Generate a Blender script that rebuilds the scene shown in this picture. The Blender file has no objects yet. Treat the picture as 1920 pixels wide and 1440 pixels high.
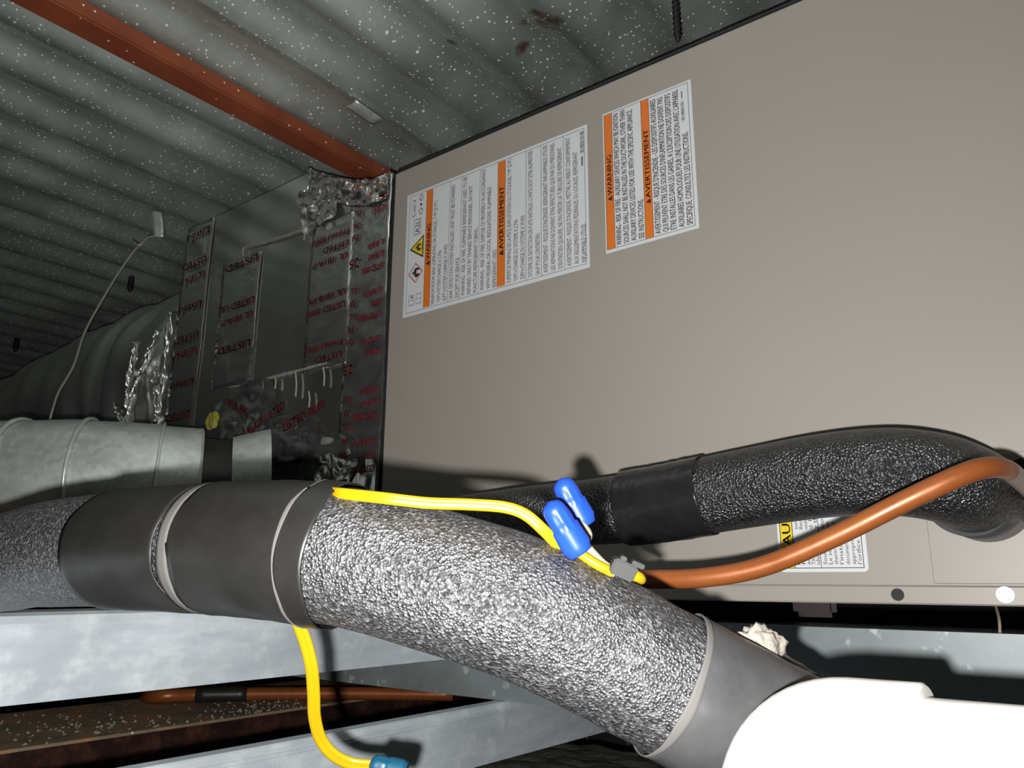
import bpy, bmesh, math, random
from mathutils import Vector, Matrix, noise
random.seed(7)
scene = bpy.context.scene
COL = scene.collection
# ------------------------------------------------------------------ camera
# world: X along the air handler, Y away from the camera (normal of its front), Z up.
# The lens is the origin of all measurements; EYE lifts everything to real height.
EYE = 2.30
FPX, PITCH, YAW, ROLL = 1482.0, 0.2462, 0.6563, 0.0048
Fv = Vector((-math.sin(YAW)*math.cos(PITCH), math.cos(YAW)*math.cos(PITCH), math.sin(PITCH)))
R0 = Vector((math.cos(YAW), math.sin(YAW), 0)); U0 = R0.cross(Fv)
Rv = R0*math.cos(ROLL) + U0*math.sin(ROLL); Uv = U0*math.cos(ROLL) - R0*math.sin(ROLL)
cam_d = bpy.data.cameras.new('camera'); cam = bpy.data.objects.new('camera', cam_d); COL.objects.link(cam)
cam_d.sensor_fit = 'HORIZONTAL'; cam_d.sensor_width = 36.0; cam_d.lens = FPX/1920*36.0
cam_d.clip_start = 0.01; cam_d.clip_end = 60
M = Matrix((Rv, Uv, -Fv)).transposed().to_4x4(); M.translation = Vector((0, 0, EYE)); cam.matrix_world = M
scene.camera = cam
# ------------------------------------------------------------------ world, light, exposure
w = bpy.data.worlds.new('world'); scene.world = w; w.use_nodes = True
w.node_tree.nodes['Background'].inputs[0].default_value = (0.8, 0.9, 1.0, 1)
w.node_tree.nodes['Background'].inputs[1].default_value = 0.004
# the phone's flash, beside the lens
fl = bpy.data.lights.new('phone_flash', 'SPOT'); flash = bpy.data.objects.new('phone_flash', fl); COL.objects.link(flash)
fl.energy = 18.6; fl.shadow_soft_size = 0.0035; fl.spot_size = math.radians(178); fl.spot_blend = 1.0; fl.color = (1.0, 0.985, 0.96)
flash.location = Vector((0, 0, EYE)) - Rv*0.013 - Uv*0.016
AIM = (Fv - Rv*0.14 + Uv*0.06).normalized()
flash.rotation_euler = AIM.to_track_quat('-Z', 'Y').to_euler()
scene.view_settings.view_transform = 'Standard'; scene.view_settings.look = 'None'
scene.view_settings.gamma = 1.0; scene.view_settings.use_curve_mapping = False
scene.view_settings.exposure = 0.0

# ------------------------------------------------------------------ pixel -> place
def ray(x, y): return Fv + Rv*((x-960)/FPX) - Uv*((y-720)/FPX)
def E3(p): return Vector((p[0], p[1], p[2]+EYE))
def onY(x, y, Y): r = ray(x, y); return r*(Y/r.y)
def onZ(x, y, Z): r = ray(x, y); return r*(Z/r.z)
def onX(x, y, X): r = ray(x, y); return r*(X/r.x)
def atD(x, y, D): return ray(x, y)*D
def px(p): d = p.dot(Fv); return 960+FPX*p.dot(Rv)/d

# ------------------------------------------------------------------ materials
def mat(name, col, rough=.5, metal=0., spec=.5):
    m = bpy.data.materials.new(name); m.use_nodes = True
    b = m.node_tree.nodes['Principled BSDF']
    b.inputs['Base Color'].default_value = (*col, 1); b.inputs['Roughness'].default_value = rough
    b.inputs['Metallic'].default_value = metal; b.inputs['Specular IOR Level'].default_value = spec
    return m
class N:
    def __init__(s, m):
        s.m = m; s.t = m.node_tree; s.b = s.t.nodes['Principled BSDF']
        s.co = s.t.nodes.new('ShaderNodeTexCoord').outputs['Object']
    def new(s, k, **kw):
        n = s.t.nodes.new(k)
        for a, v in kw.items(): setattr(n, a, v)
        return n
    def link(s, a, b): s.t.links.new(a, b)
    def scale(s, v, rot=(0, 0, 0)):
        n = s.new('ShaderNodeMapping'); n.inputs['Scale'].default_value = v; n.inputs['Rotation'].default_value = rot
        s.link(s.co, n.inputs[0]); return n.outputs[0]
    def noise(s, sc, detail=4, rough=.55, co=None):
        n = s.new('ShaderNodeTexNoise'); n.inputs['Scale'].default_value = sc; n.inputs['Detail'].default_value = detail
        n.inputs['Roughness'].default_value = rough; s.link(co or s.co, n.inputs['Vector']); return n.outputs[0]
    def voro(s, sc, feat='F1', co=None):
        n = s.new('ShaderNodeTexVoronoi', feature=feat); n.inputs['Scale'].default_value = sc
        s.link(co or s.co, n.inputs['Vector']); return n
    def ramp(s, fac, stops):
        n = s.new('ShaderNodeValToRGB'); e = n.color_ramp.elements
        while len(e) < len(stops): e.new(.5)
        for i, (p, c) in enumerate(stops):
            e[i].position = p; e[i].color = (*c, 1) if isinstance(c, (tuple, list)) else (c, c, c, 1)
        s.link(fac, n.inputs[0]); return n.outputs[0]
    def math(s, op, a, b):
        n = s.new('ShaderNodeMath', operation=op)
        for i, v in enumerate((a, b)):
            if isinstance(v, (int, float)): n.inputs[i].default_value = v
            else: s.link(v, n.inputs[i])
        return n.outputs[0]
    def mix(s, fac, a, b):
        n = s.new('ShaderNodeMix', data_type='RGBA')
        if isinstance(fac, (int, float)): n.inputs[0].default_value = fac
        else: s.link(fac, n.inputs[0])
        for i, v in ((6, a), (7, b)):
            if isinstance(v, (tuple, list)): n.inputs[i].default_value = (*v, 1)
            else: s.link(v, n.inputs[i])
        return n.outputs[2]
    def color(s, v): s.link(v, s.b.inputs['Base Color'])
    def rough(s, v): s.link(v, s.b.inputs['Roughness'])
    def metal(s, v): s.link(v, s.b.inputs['Metallic'])
    def bump(s, h, st=.3, dist=.001, prev=None):
        n = s.new('ShaderNodeBump'); n.inputs['Strength'].default_value = st; n.inputs['Distance'].default_value = dist
        s.link(h, n.inputs['Height'])
        if prev is not None: s.link(prev, n.inputs['Normal'])
        s.link(n.outputs[0], s.b.inputs['Normal']); return n.outputs[0]

def speck(n, base, sc, th, keep, extra=None):
    """white overspray droplets: small round dots, some cells only"""
    v = n.voro(sc, co=extra)
    dot = n.math('LESS_THAN', v.outputs['Distance'], th)
    sep = n.new('ShaderNodeSeparateColor'); n.link(v.outputs['Color'], sep.inputs[0])
    k = n.math('LESS_THAN', sep.outputs[0], keep)
    return n.math('MULTIPLY', dot, k)

def galv(name, col, rough=.42, metal=.75, mixv=.15, var=.25, spangle=70):
    m = mat(name, col, rough, metal); n = N(m)
    v = n.voro(spangle); sep = n.new('ShaderNodeSeparateColor'); n.link(v.outputs['Color'], sep.inputs[0])
    big = n.noise(9, 5)
    f = n.math('ADD', n.math('MULTIPLY', sep.outputs[0], mixv), n.math('MULTIPLY', big, 1-mixv))
    lo = tuple(c*(1-var) for c in col); hi = tuple(min(1, c*(1+var)) for c in col)
    c = n.ramp(f, [(.25, lo), (.75, hi)])
    n.color(c); n.rough(n.ramp(big, [(.3, rough*.85), (.7, min(1, rough*1.2))]))
    n.bump(n.noise(60, 3), .12, .0006)
    return m, n, c

MAT = {}
HD, AMP, PITCHD = .585, .0098, .0942
# ceiling deck: dull galvanised sheet, overspray droplets, a few rust blooms
m, n, c = galv('galvanised_deck', (.68, .74, .70), .46, .82, mixv=.10, var=.16, spangle=260)
s1 = speck(n, c, 75, .105, .95); s2 = speck(n, c, 26, .055, .5); s3 = speck(n, c, 150, .16, .85)
patch = n.ramp(n.noise(2.2, 3), [(.38, .15), (.6, 1.0)])
sp = n.math('MINIMUM', n.math('ADD', n.math('MULTIPLY', n.math('MAXIMUM', s1, s3), n.math('GREATER_THAN', n.noise(5, 4), .40)), s2), 1.0)
rust = n.ramp(n.noise(3.3, 6, .65), [(.69, 0.), (.74, .8)])
for (qx, qy, rad) in ((1020, 30, .030), (846, 86, .012), (985, 90, .012)):
    q = onZ(qx, qy, HD); vm = n.new('ShaderNodeVectorMath', operation='DISTANCE'); n.link(n.co, vm.inputs[0]); vm.inputs[1].default_value = (q.x, q.y, 0)
    dd = n.math('ADD', n.math('DIVIDE', vm.outputs['Value'], rad), n.math('MULTIPLY', n.math('SUBTRACT', n.noise(45, 4), .5), 3.0))
    rust = n.math('MAXIMUM', rust, n.ramp(dd, [(.25, .85), (.8, 0.)]))
c2 = n.mix(rust, c, (.22, .085, .02)); c2 = n.mix(sp, c2, (.85, .86, .82)); n.color(c2)
n.metal(n.math('MULTIPLY', n.math('SUBTRACT', 1.0, sp), .82)); MAT['deck'] = m
MAT['strut'], n, c = galv('galvanised_strut', (.56, .61, .65), .42, .35, mixv=.05, var=.25, spangle=45)
wht = n.ramp(n.noise(34, 7, .68), [(.5, 0.), (.62, .6)]); c3 = n.mix(wht, c, (.8, .84, .86)); st = n.ramp(n.noise(1., 5, .6, n.scale((90, 22, 90))), [(.35, .0), (.7, .75)]); n.color(n.mix(st, c3, (.40, .45, .49)))
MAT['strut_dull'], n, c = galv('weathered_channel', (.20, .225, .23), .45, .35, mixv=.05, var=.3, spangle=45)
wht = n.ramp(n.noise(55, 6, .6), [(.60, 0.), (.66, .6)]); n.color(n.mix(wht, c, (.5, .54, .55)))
MAT['duct'], _, _ = galv('galvanised_duct', (.66, .70, .68), .40, .5, mixv=.22, var=.25, spangle=150)
MAT['dark_steel'] = mat('dark_steel', (.03, .03, .03), .5, .6)
MAT['bright_steel'] = mat('bright_zinc', (.75, .76, .78), .25, .9)
# red oxide beam
m = mat('red_oxide_paint', (.25, .06, .025), .6); n = N(m)
c = n.ramp(n.noise(14, 5), [(.3, (.20, .043, .018)), (.7, (.32, .078, .03))])
sp = n.math('MAXIMUM', speck(n, c, 75, .10, .4), speck(n, c, 27, .06, .35)); n.color(n.mix(sp, c, (.8, .74, .68)))
n.bump(n.noise(120, 3), .2, .0005); MAT['oxide'] = m
# rusty steel
m = mat('rusty_steel', (.1, .05, .03), .7, .2); n = N(m)
c = n.ramp(n.noise(22, 7, .65), [(.3, (.14, .12, .085)), (.5, (.27, .20, .125)), (.72, (.48, .22, .10))])
sp = n.math('MULTIPLY', speck(n, c, 110, .22, .6), n.math('GREATER_THAN', n.noise(9, 4), .55)); n.color(n.mix(sp, c, (.7, .62, .52)))
n.bump(n.noise(160, 4), .5, .001); MAT['rust'] = m
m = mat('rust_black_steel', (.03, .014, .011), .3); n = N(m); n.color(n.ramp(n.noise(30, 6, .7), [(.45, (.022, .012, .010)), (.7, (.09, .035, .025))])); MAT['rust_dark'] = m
# cabinet paint
m = mat('taupe_cabinet_paint', (.335, .305, .27), .42); n = N(m)
n.color(n.ramp(n.noise(3, 3), [(.3, (.325, .296, .262)), (.7, (.345, .315, .279))])); n.bump(n.noise(420, 2), .06, .0004); MAT['paint'] = m
MAT['black'] = mat('black_rubber', (.012, .012, .012), .6)
MAT['hole'] = mat('dark_hole', (.03, .028, .026), .8)
# foil
def foil(name, col, rough, cr_sc, cr_st, metal=.95, scrim=False):
    m = mat(name, col, rough, metal); n = N(m)
    h = n.noise(cr_sc, 6, .6)
    nb = n.bump(h, cr_st, .01)
    if scrim:
        b = n.new('ShaderNodeTexWave', wave_type='BANDS', bands_direction='Z'); b.inputs['Scale'].default_value = 26
        n.link(n.co, b.inputs[0])
        b2 = n.new('ShaderNodeTexWave', wave_type='BANDS', bands_direction='X'); b2.inputs['Scale'].default_value = 26
        n.link(n.co, b2.inputs[0])
        g = n.math('MAXIMUM', n.math('GREATER_THAN', b.outputs['Fac'], .965), n.math('GREATER_THAN', b2.outputs['Fac'], .965))
        n.bump(g, .25, .0006, nb)
        dirt = n.ramp(n.noise(7, 5), [(.35, tuple(x*.7 for x in col)), (.65, col)])
        d2 = n.mix(speck(n, dirt, 40, .09, .25), dirt, (.8, .8, .78)); n.color(d2)
    return m
MAT['fsk'] = foil('foil_scrim_facing', (.82, .84, .81), .15, 12, .025, scrim=True)
MAT['tape'] = foil('foil_tape', (.76, .77, .76), .13, 26, .025)
MAT['crumple'] = foil('crumpled_foil', (.86, .87, .86), .26, 40, .35)
MAT['flex'] = foil('foil_flex_jacket', (.62, .64, .62), .42, 14, .12)
MAT['redink'] = mat('red_print', (.20, .012, .02), .45)
m = mat('dried_mastic', (.28, .27, .22), .8); n = N(m); n.bump(n.noise(200, 4), .6, .002); MAT['mastic'] = m
m = mat('yellow_fibreglass', (.35, .33, .05), .9); MAT['fibre'] = m
# insulation
def foam(name, col, rough, sc, st, tint=0.5):
    m = mat(name, col, rough, 0, 1.0); n = N(m)
    v = n.voro(sc); a = n.noise(sc*.9, 3)
    h = n.math('ADD', n.math('MULTIPLY', v.outputs['Distance'], .7), n.math('MULTIPLY', a, .6))
    sep = n.new('ShaderNodeSeparateColor'); n.link(v.outputs['Color'], sep.inputs[0])
    n.color(n.ramp(sep.outputs[0], [(0., tuple(c*(1-tint) for c in col)), (.7, col), (1., tuple(c*(1+2*tint) for c in col))]))
    n.bump(h, st, .0016)
    return m
MAT['foam'] = foam('grey_foam_insulation', (.064, .064, .068), .38, 1000, .62, .75)
MAT['foam_black'] = foam('black_foam_insulation', (.020, .020, .021), .33, 640, 1.0)
def btape(name, col, rough):
    m = mat(name, col, rough); n = N(m)
    n.color(n.ramp(n.noise(30, 6, .65), [(.35, tuple(c*.8 for c in col)), (.7, tuple(c*1.35 for c in col))]))
    n.bump(n.noise(38, 3), .15, .003); return m
MAT['btape'] = btape('black_tape', (.0155, .015, .0138), .40)
MAT['btape_grey'] = btape('dusty_tape_and_glare', (.055, .055, .057), .38)  # dusty tape; also the painted glare on the rear pipe's end sleeve
MAT['btape_gloss'] = btape('glossy_black_tape', (.014, .014, .015), .22)
m = mat('copper', (.55, .20, .07), .4, .25); n = N(m)
n.color(n.ramp(n.noise(40, 5), [(.3, (.235, .066, .016)), (.7, (.31, .092, .024))])); n.rough(n.ramp(n.noise(90, 4), [(.3, .3), (.7, .45)])); MAT['copper'] = m
m = mat('heat_greyed_copper', (.34, .27, .23), .4, .5); MAT['copper_grey'] = m
MAT['yellow'] = mat('yellow_wire_jacket', (.37, .235, .003), .33)
MAT['blue'] = mat('blue_nylon', (.010, .055, .46), .38)
MAT['teal'] = mat('teal_nylon', (.004, .06, .11), .4)
MAT['cream'] = mat('cream_plastic', (.32, .29, .20), .5)
MAT['charcoal'] = mat('charcoal_plastic', (.022, .024, .022), .6)
MAT['pvc'] = mat('white_pvc', (.86, .84, .80), .35)
m = mat('torn_paper_facing', (.62, .57, .50), .85); n = N(m); n.bump(n.noise(180, 5), .7, .003)
n.color(n.ramp(n.noise(70, 4), [(.3, (.22, .20, .17)), (.7, (.36, .33, .28))])); MAT['torn'] = m
MAT['rim'] = mat('cut_foam_edge', (.11, .105, .10), .8)
MAT['dim_brown'] = mat('dim_brown_metal', (.022, .014, .011), .6)
MAT['white_label'] = mat('white_label_stock', (.66, .68, .69), .35)
MAT['orange'] = mat('orange_print', (.72, .17, .02), .4)
MAT['yprint'] = mat('yellow_print', (.75, .55, .02), .4)
MAT['ink'] = mat('black_ink', (.02, .02, .022), .5)
MAT['greyink'] = mat('grey_ink', (.16, .17, .18), .5)
MAT['pinkink'] = mat('red_ink', (.45, .03, .05), .5)
m = mat('concrete_block', (.20, .20, .19), .9); n = N(m); n.bump(n.noise(60, 5), .4, .004); MAT['wall'] = m
m = mat('acoustic_tile', (.24, .24, .21), .9); n = N(m); n.bump(n.noise(90, 6), .7, .006); MAT['tile'] = m
MAT['wirem'] = mat('dull_wire', (.32, .33, .31), .45, .5)

# ------------------------------------------------------------------ builders
def link(name, me, m, parent=None, smooth=False):
    o = bpy.data.objects.new(name, me); COL.objects.link(o)
    if m is not None: me.materials.append(MAT[m] if isinstance(m, str) else m)
    if parent is not None: o.parent = parent
    if smooth:
        for p in me.polygons: p.use_smooth = True
    return o
def tag(o, label, cat, group=None):
    o['label'] = label; o['category'] = cat
    if group: o['group'] = group
    return o
def thing(name, label, cat, loc, group=None):
    o = bpy.data.objects.new(name, None); COL.objects.link(o); o.location = E3(loc); o.empty_display_size = .05
    o['off'] = 0; del o['off']
    return tag(o, label, cat, group)
def origin(parent):
    o = Vector((0, 0, -EYE))
    while parent is not None: o = o + parent.location; parent = parent.parent
    return o
def mesh_pts(name, vs, fs, m, parent=None, smooth=False):
    """vs in lens-relative metres; stored relative to parent's base"""
    o = origin(parent); me = bpy.data.meshes.new(name)
    me.from_pydata([Vector(v)-o for v in vs], [], fs); me.update()
    return link(name, me, m, parent, smooth)
def box(name, lo, hi, m, parent=None, bev=0, seg=1):
    bm = bmesh.new(); bmesh.ops.create_cube(bm, size=1)
    o = origin(parent)
    for v in bm.verts: v.co = Vector([lo[i]+(v.co[i]+.5)*(hi[i]-lo[i]) for i in range(3)]) - o
    if bev: bmesh.ops.bevel(bm, geom=bm.edges[:], offset=bev, segments=seg, affect='EDGES')
    me = bpy.data.meshes.new(name); bm.to_mesh(me); bm.free()
    return link(name, me, m, parent)
def prism(name, prof, a, b, axis, m, parent=None, caps=True):
    """extrude an outline (list of (p,q)) along axis 'x' or 'y' from a to b"""
    vs = []
    for t in (a, b):
        for p, q in prof: vs.append((t, p, q) if axis == 'x' else (p, t, q))
    k = len(prof); fs = [(i, (i+1) % k, k+(i+1) % k, k+i) for i in range(k)]
    if caps: fs += [tuple(range(k-1, -1, -1)), tuple(range(k, 2*k))]
    ob = mesh_pts(name, vs, fs, m, parent)
    bm = bmesh.new(); bm.from_mesh(ob.data); bmesh.ops.recalc_face_normals(bm, faces=bm.faces); bm.to_mesh(ob.data); bm.free()
    return ob
def catmull(P, per=12):
    P = [Vector(p) for p in P]; Q = [P[0]*2-P[1]] + P + [P[-1]*2-P[-2]]; out = []
    for i in range(1, len(Q)-2):
        for k in range(per):
            t = k/per; a, b, c, d = Q[i-1], Q[i], Q[i+1], Q[i+2]
            out.append(.5*((2*b)+(c-a)*t+(2*a-5*b+4*c-d)*t*t+(3*b-a-3*c+d)*t**3))
    out.append(P[-1]); return out
def frames(path, ref=None):
    T = []
    for i in range(len(path)):
        a = path[max(0, i-1)]; b = path[min(len(path)-1, i+1)]; T.append((b-a).normalized())
    out = []; n = None
    for i, t in enumerate(T):
        if ref is not None:
            n1 = t.cross(ref).normalized()
        else:
            if n is None: n = t.orthogonal().normalized()
            n = (n - t*n.dot(t)).normalized(); n1 = n
        out.append((t, n1, t.cross(n1).normalized()))
    return out
def tube_data(path, rad, seg=24, cap=True, ref=None, section=None, frm=None):
    fr = frm or frames(path, ref); vs = []; fs = []
    for i, p in enumerate(path):
        r = rad(i/(len(path)-1)) if callable(rad) else rad
        for k in range(seg):
            a = 2*math.pi*k/seg
            if section: x, y = section(a)
            else: x, y = math.cos(a), math.sin(a)
            vs.append(p + fr[i][1]*x*r + fr[i][2]*y*r)
    for i in range(len(path)-1):
        for k in range(seg):
            fs.append((i*seg+k, i*seg+(k+1) % seg, (i+1)*seg+(k+1) % seg, (i+1)*seg+k))
    if cap: fs += [tuple(range(seg-1, -1, -1)), tuple(range((len(path)-1)*seg, len(path)*seg))]
    return vs, fs
def tube(name, path, rad, m, parent=None, seg=24, cap=True, ref=None, section=None, frm=None):
    vs, fs = tube_data(path, rad, seg, cap, ref, section, frm)
    o = mesh_pts(name, vs, fs, m, parent, True)
    if cap:
        for p in o.data.polygons[-2:]: p.use_smooth = False
    bm = bmesh.new(); bm.from_mesh(o.data); bmesh.ops.recalc_face_normals(bm, faces=bm.faces); bm.to_mesh(o.data); bm.free()
    return o
def grid(name, fn, nu, nv, m, parent=None, thick=0, smooth=True):
    vs = [fn(i/nu, j/nv) for j in range(nv+1) for i in range(nu+1)]
    fs = [(j*(nu+1)+i, j*(nu+1)+i+1, (j+1)*(nu+1)+i+1, (j+1)*(nu+1)+i) for j in range(nv) for i in range(nu)]
    o = mesh_pts(name, vs, fs, m, parent, smooth)
    if thick:
        md = o.modifiers.new('thickness', 'SOLIDIFY'); md.thickness = thick; md.offset = 0
    return o
def disc_pts(c, r, seg=20): return [(c[0]+r*math.cos(2*math.pi*k/seg), c[1]+r*math.sin(2*math.pi*k/seg)) for k in range(seg)]

# text is made as flat outlines and turned into meshes all at once
TEXTS = []
def text(name, body, parent, m, place, width, height, bold=0.0, hfix=None):
    """place: 4x4 matrix (lens-relative) putting text's lower left corner at its origin, x = reading direction"""
    TEXTS.append((name, body, parent, m, place, width, height, bold))
def flush_texts():
    objs = []
    for (name, body, parent, m, place, width, height, bold) in TEXTS:
        cu = bpy.data.curves.new('t', 'FONT'); cu.body = body; cu.resolution_u = 2; cu.fill_mode = 'FRONT'
        o = bpy.data.objects.new('t', cu); COL.objects.link(o); objs.append(o)
    bpy.context.view_layer.update(); dg = bpy.context.evaluated_depsgraph_get()
    for o, (name, body, parent, m, place, width, height, bold) in zip(objs, TEXTS):
        me = bpy.data.meshes.new_from_object(o.evaluated_get(dg)); me.name = name; me.materials.clear()
        xs = [v.co.x for v in me.vertices]
        if not xs: continue
        x0, x1 = min(xs), max(xs); capm = .72
        sx = width/(x1-x0); sy = height/capm; off = origin(parent)
        for v in me.vertices:
            v.co = place @ Vector(((v.co.x-x0)*sx, v.co.y*sy, 0)) - off
        if bold:   # heavier strokes: the same outlines again, a hair to the side
            n0 = len(me.vertices); d = (place.to_3x3() @ Vector((bold*2.6*sy, 0, 0)))
            vs = [v.co.copy() for v in me.vertices]; fs = [tuple(p.vertices) for p in me.polygons]
            me = bpy.data.meshes.new(name); me.from_pydata(vs+[v+d for v in vs], [], fs+[tuple(i+n0 for i in f) for f in fs]); me.update()
        link(name, me, m, parent)
    for o in objs:
        cu = o.data; bpy.data.objects.remove(o); bpy.data.curves.remove(cu)
def ptri(name, place, pts, m, parent):
    off = origin(parent); me = bpy.data.meshes.new(name)
    me.from_pydata([place @ Vector((p[0], p[1], p[2] if len(p) > 2 else 0)) - off for p in pts], [], [tuple(range(len(pts)))]); me.update()
    return link(name, me, m, parent)

# ------------------------------------------------------------------ room shell
def structure(o): o['kind'] = 'structure'; return o
ceil = bpy.data.objects.new('ceiling', None); COL.objects.link(ceil); ceil.location = E3((0, 0, HD)); structure(ceil)
ceil['label'] = 'corrugated galvanised steel deck ceiling speckled with white overspray'
XD = -1.683*HD - PITCHD/4
def deck(x0, x1, dz, y0=-2.5, y1=3.4):
    nseg = int((x1-x0)/PITCHD*14); vs = []
    for j, y in enumerate((y0, y1)):
        for i in range(nseg+1):
            x = x0+(x1-x0)*i/nseg
            vs.append((x, y, HD+dz+AMP*math.cos(2*math.pi*(x-XD)/PITCHD)))
    fs = [(i, i+1, nseg+2+i, nseg+1+i) for i in range(nseg)]
    return mesh_pts('deck_sheet', vs, fs, 'deck', ceil, True)
SEAM = onZ(534, 84, HD).x
deck(-4.6, SEAM+.03, .0018); deck(SEAM, 2.6, -.0018)
structure(box('wall_back', (-4.6, 3.4, -EYE), (2.6, 3.55, HD+.02), 'wall'))
structure(box('wall_left', (-4.75, -2.5, -EYE), (-4.6, 3.55, HD+.02), 'wall'))
structure(box('floor', (-4.75, -2.5, -EYE-.1), (2.6, 3.55, -EYE), 'wall'))
for nme, lb in (('wall_back', 'dim grey wall far behind the equipment'), ('wall_left', 'dim grey wall at the far left end'), ('floor', 'grey concrete floor far below')):
    bpy.data.objects[nme]['label'] = lb

# ------------------------------------------------------------------ red oxide beam under the deck
b0 = thing('steel_beam', 'red oxide painted steel beam running under the corrugated ceiling', 'beam', (-.778, .5, .55))
prism('bottom_flange', [(-.793, .55), (-.762, .55), (-.762, .553), (-.793, .553)], -2.4, 3.3, 'y', 'oxide', b0)
prism('web', [(-.762, .5525), (-.762, .5705), (-.768, .5705), (-.768, .5525)], -2.4, 3.3, 'y', 'oxide', b0)

# ------------------------------------------------------------------ air handler
YP = .58; ZT = .465; ZB = 0.0; XL = -.622; XR = .62
ah = thing('air_handler', 'taupe sheet metal air handler cabinet hung just under the ceiling', 'air handler', (0, .85, -.012))
box('cabinet', (XL, YP, ZB-.001), (XR, 1.12, ZT), 'paint', ah, .0025, 2)
box('top_gasket', (XL+.002, YP+.001, ZT), (XR, 1.118, ZT+.003), 'black', ah)
fo = box('bottom_flange', (XL+.001, YP-.004, -.0125), (XR, YP+.02, -.0006), 'paint', ah, .001, 1)
# access panel at lower right: raised a little, with its own edges
seam_x = -.1045
ap = box('access_panel', (seam_x, YP-.0032, -.0004), (XR-.004, YP+.004, .0815), 'paint', ah, .0014, 3)
def disc(name, c, r, depth, m, parent, seg=20):
    vs = []
    for t in (0, 1):
        for k in range(seg):
            a = 2*math.pi*k/seg; vs.append((c[0]+r*math.cos(a), c[1]-depth*t, c[2]+r*math.sin(a)))
    fs = [(k, (k+1) % seg, seg+(k+1) % seg, seg+k) for k in range(seg)] + [tuple(range(seg, 2*seg)), tuple(range(seg-1, -1, -1))]
    o = mesh_pts(name, vs, fs, m, parent)
    bm = bmesh.new(); bm.from_mesh(o.data); bmesh.ops.recalc_face_normals(bm, faces=bm.faces); bm.to_mesh(o.data); bm.free(); return o
p = onY(1683, 1115, YP-.004); disc('screw_hole', (p.x, YP-.0038, p.z), .0040, .0004, 'hole', ah)
p = onY(1885, 1115, YP-.004)
sc = disc('screw', (p.x, YP-.004, p.z), .0048, .0012, 'bright_steel', ah)
for k in range(5):
    a = 2*math.pi*k/5+.3; q = (p.x+.0032*math.cos(a), p.z+.0032*math.sin(a))
    ta = (-math.sin(a)*.0008, math.cos(a)*.0008); na = (math.cos(a)*.0002, math.sin(a)*.0002)
    mesh_pts('drive_slot', [(q[0]+i*ta[0]+j*na[0], YP-.0053, q[1]+i*ta[1]+j*na[1]) for i, j in ((1, 1), (-1, 1), (-1, -1), (1, -1))], [(0, 1, 2, 3)], 'ink', sc)
p = onY(1900, 925, YP)
g = disc('pipe_grommet', (p.x+.012, YP-.002, p.z), .021, .006, 'charcoal', ah, 24)

# ---- labels on the cabinet
def label_frame(x0, z0, y): # text reads upward, lines stack towards +X
    return Matrix(((0, -1, 0, x0), (0, 0, -1, y), (1, 0, 0, z0), (0, 0, 0, 1)))
def sheet(name, F, Wd, L, m, parent, r=0, lift=0, t=.0003):
    """rectangle from (0,0) to (Wd, -L) in the label frame"""
    if r:
        pts = []
        for cx, cy, a0 in ((Wd-r, -r, 0), (r, -r, 90), (r, -L+r, 180), (Wd-r, -L+r, 270)):
            for k in range(5):
                a = math.radians(a0+90*k/4); pts.append((cx+r*math.cos(a), cy+r*math.sin(a)))
    else: pts = [(0, 0), (0, -L), (Wd, -L), (Wd, 0)]
    k = len(pts); vs = [F @ Vector((p[0], p[1], lift)) for p in pts] + [F @ Vector((p[0], p[1], lift-t)) for p in pts]
    fs = [tuple(range(k)), tuple(range(2*k-1, k-1, -1))] + [(i, k+i, k+(i+1) % k, (i+1) % k) for i in range(k)]
    o = mesh_pts(name, vs, fs, m, parent)
    bm = bmesh.new(); bm.from_mesh(o.data); bmesh.ops.recalc_face_normals(bm, faces=bm.faces); bm.to_mesh(o.data); bm.free(); return o
LIFT = .0004
def rect(name, F, u0, u1, s0, s1, m, parent, z=LIFT):
    return ptri(name, F, [(u0, -s0, z), (u0, -s1, z), (u1, -s1, z), (u1, -s0, z)], m, parent)
def line_text(F, parent, body, W_, f0, f1, s, h, m='ink', bold=0.0, name='text_line', z=LIFT):
    text(name, body, parent, m, F @ Matrix.Translation((f0*W_, -(s+h/2), z)), (f1-f0)*W_, h, bold)
def rule_frame(F, parent, u0, u1, s0, s1, t, m='greyink', name='border_rule'):
    z = LIFT; o = origin(parent)
    q = [(u0, s0), (u1, s0), (u1, s1), (u0, s1)]; q2 = [(u0+t, s0+t), (u1-t, s0+t), (u1-t, s1-t), (u0+t, s1-t)]
    vs = [F @ Vector((a, -b, z)) for a, b in q+q2]
    return mesh_pts(name, vs, [(i, (i+1) % 4, 4+(i+1) % 4, 4+i) for i in range(4)], m, parent)
def flame(F, parent, u, s, sc, m, name='flame_symbol', z=LIFT*1.5):
    pts = [(-.30, -.5), (-.46, -.2), (-.42, .12), (-.30, -.02), (-.26, .28), (-.08, .12), (-.02, .52), (.14, .30), (.16, .10), (.26, .28), (.36, .02), (.42, .2), (.45, -.18), (.32, -.5), (.16, -.42), (.24, -.2), (.1, -.05), (.06, -.22), (-.06, -.02), (-.14, -.2), (-.12, -.42)]
    return ptri(name, F, [(u+a*sc, -s+b*sc, z) for a, b in pts], m, parent)
def warn_head(F, parent, W_, body, f0, f1, s0, s1, z=LIFT*1.6):
    h = (s1-s0)*.62; sm = (s0+s1)/2
    tw = h*1.05
    ptri('warning_triangle', F, [(f0*W_, -(sm+h/2), z), (f0*W_+tw, -(sm+h/2), z), (f0*W_+tw/2, -(sm-h/2), z)], 'ink', parent)
    text('heading_text', body, parent, 'ink', F @ Matrix.Translation((f0*W_+tw*1.15, -(sm+h/2), z)), (f1-f0)*W_-tw*1.15, h, .018)
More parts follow.
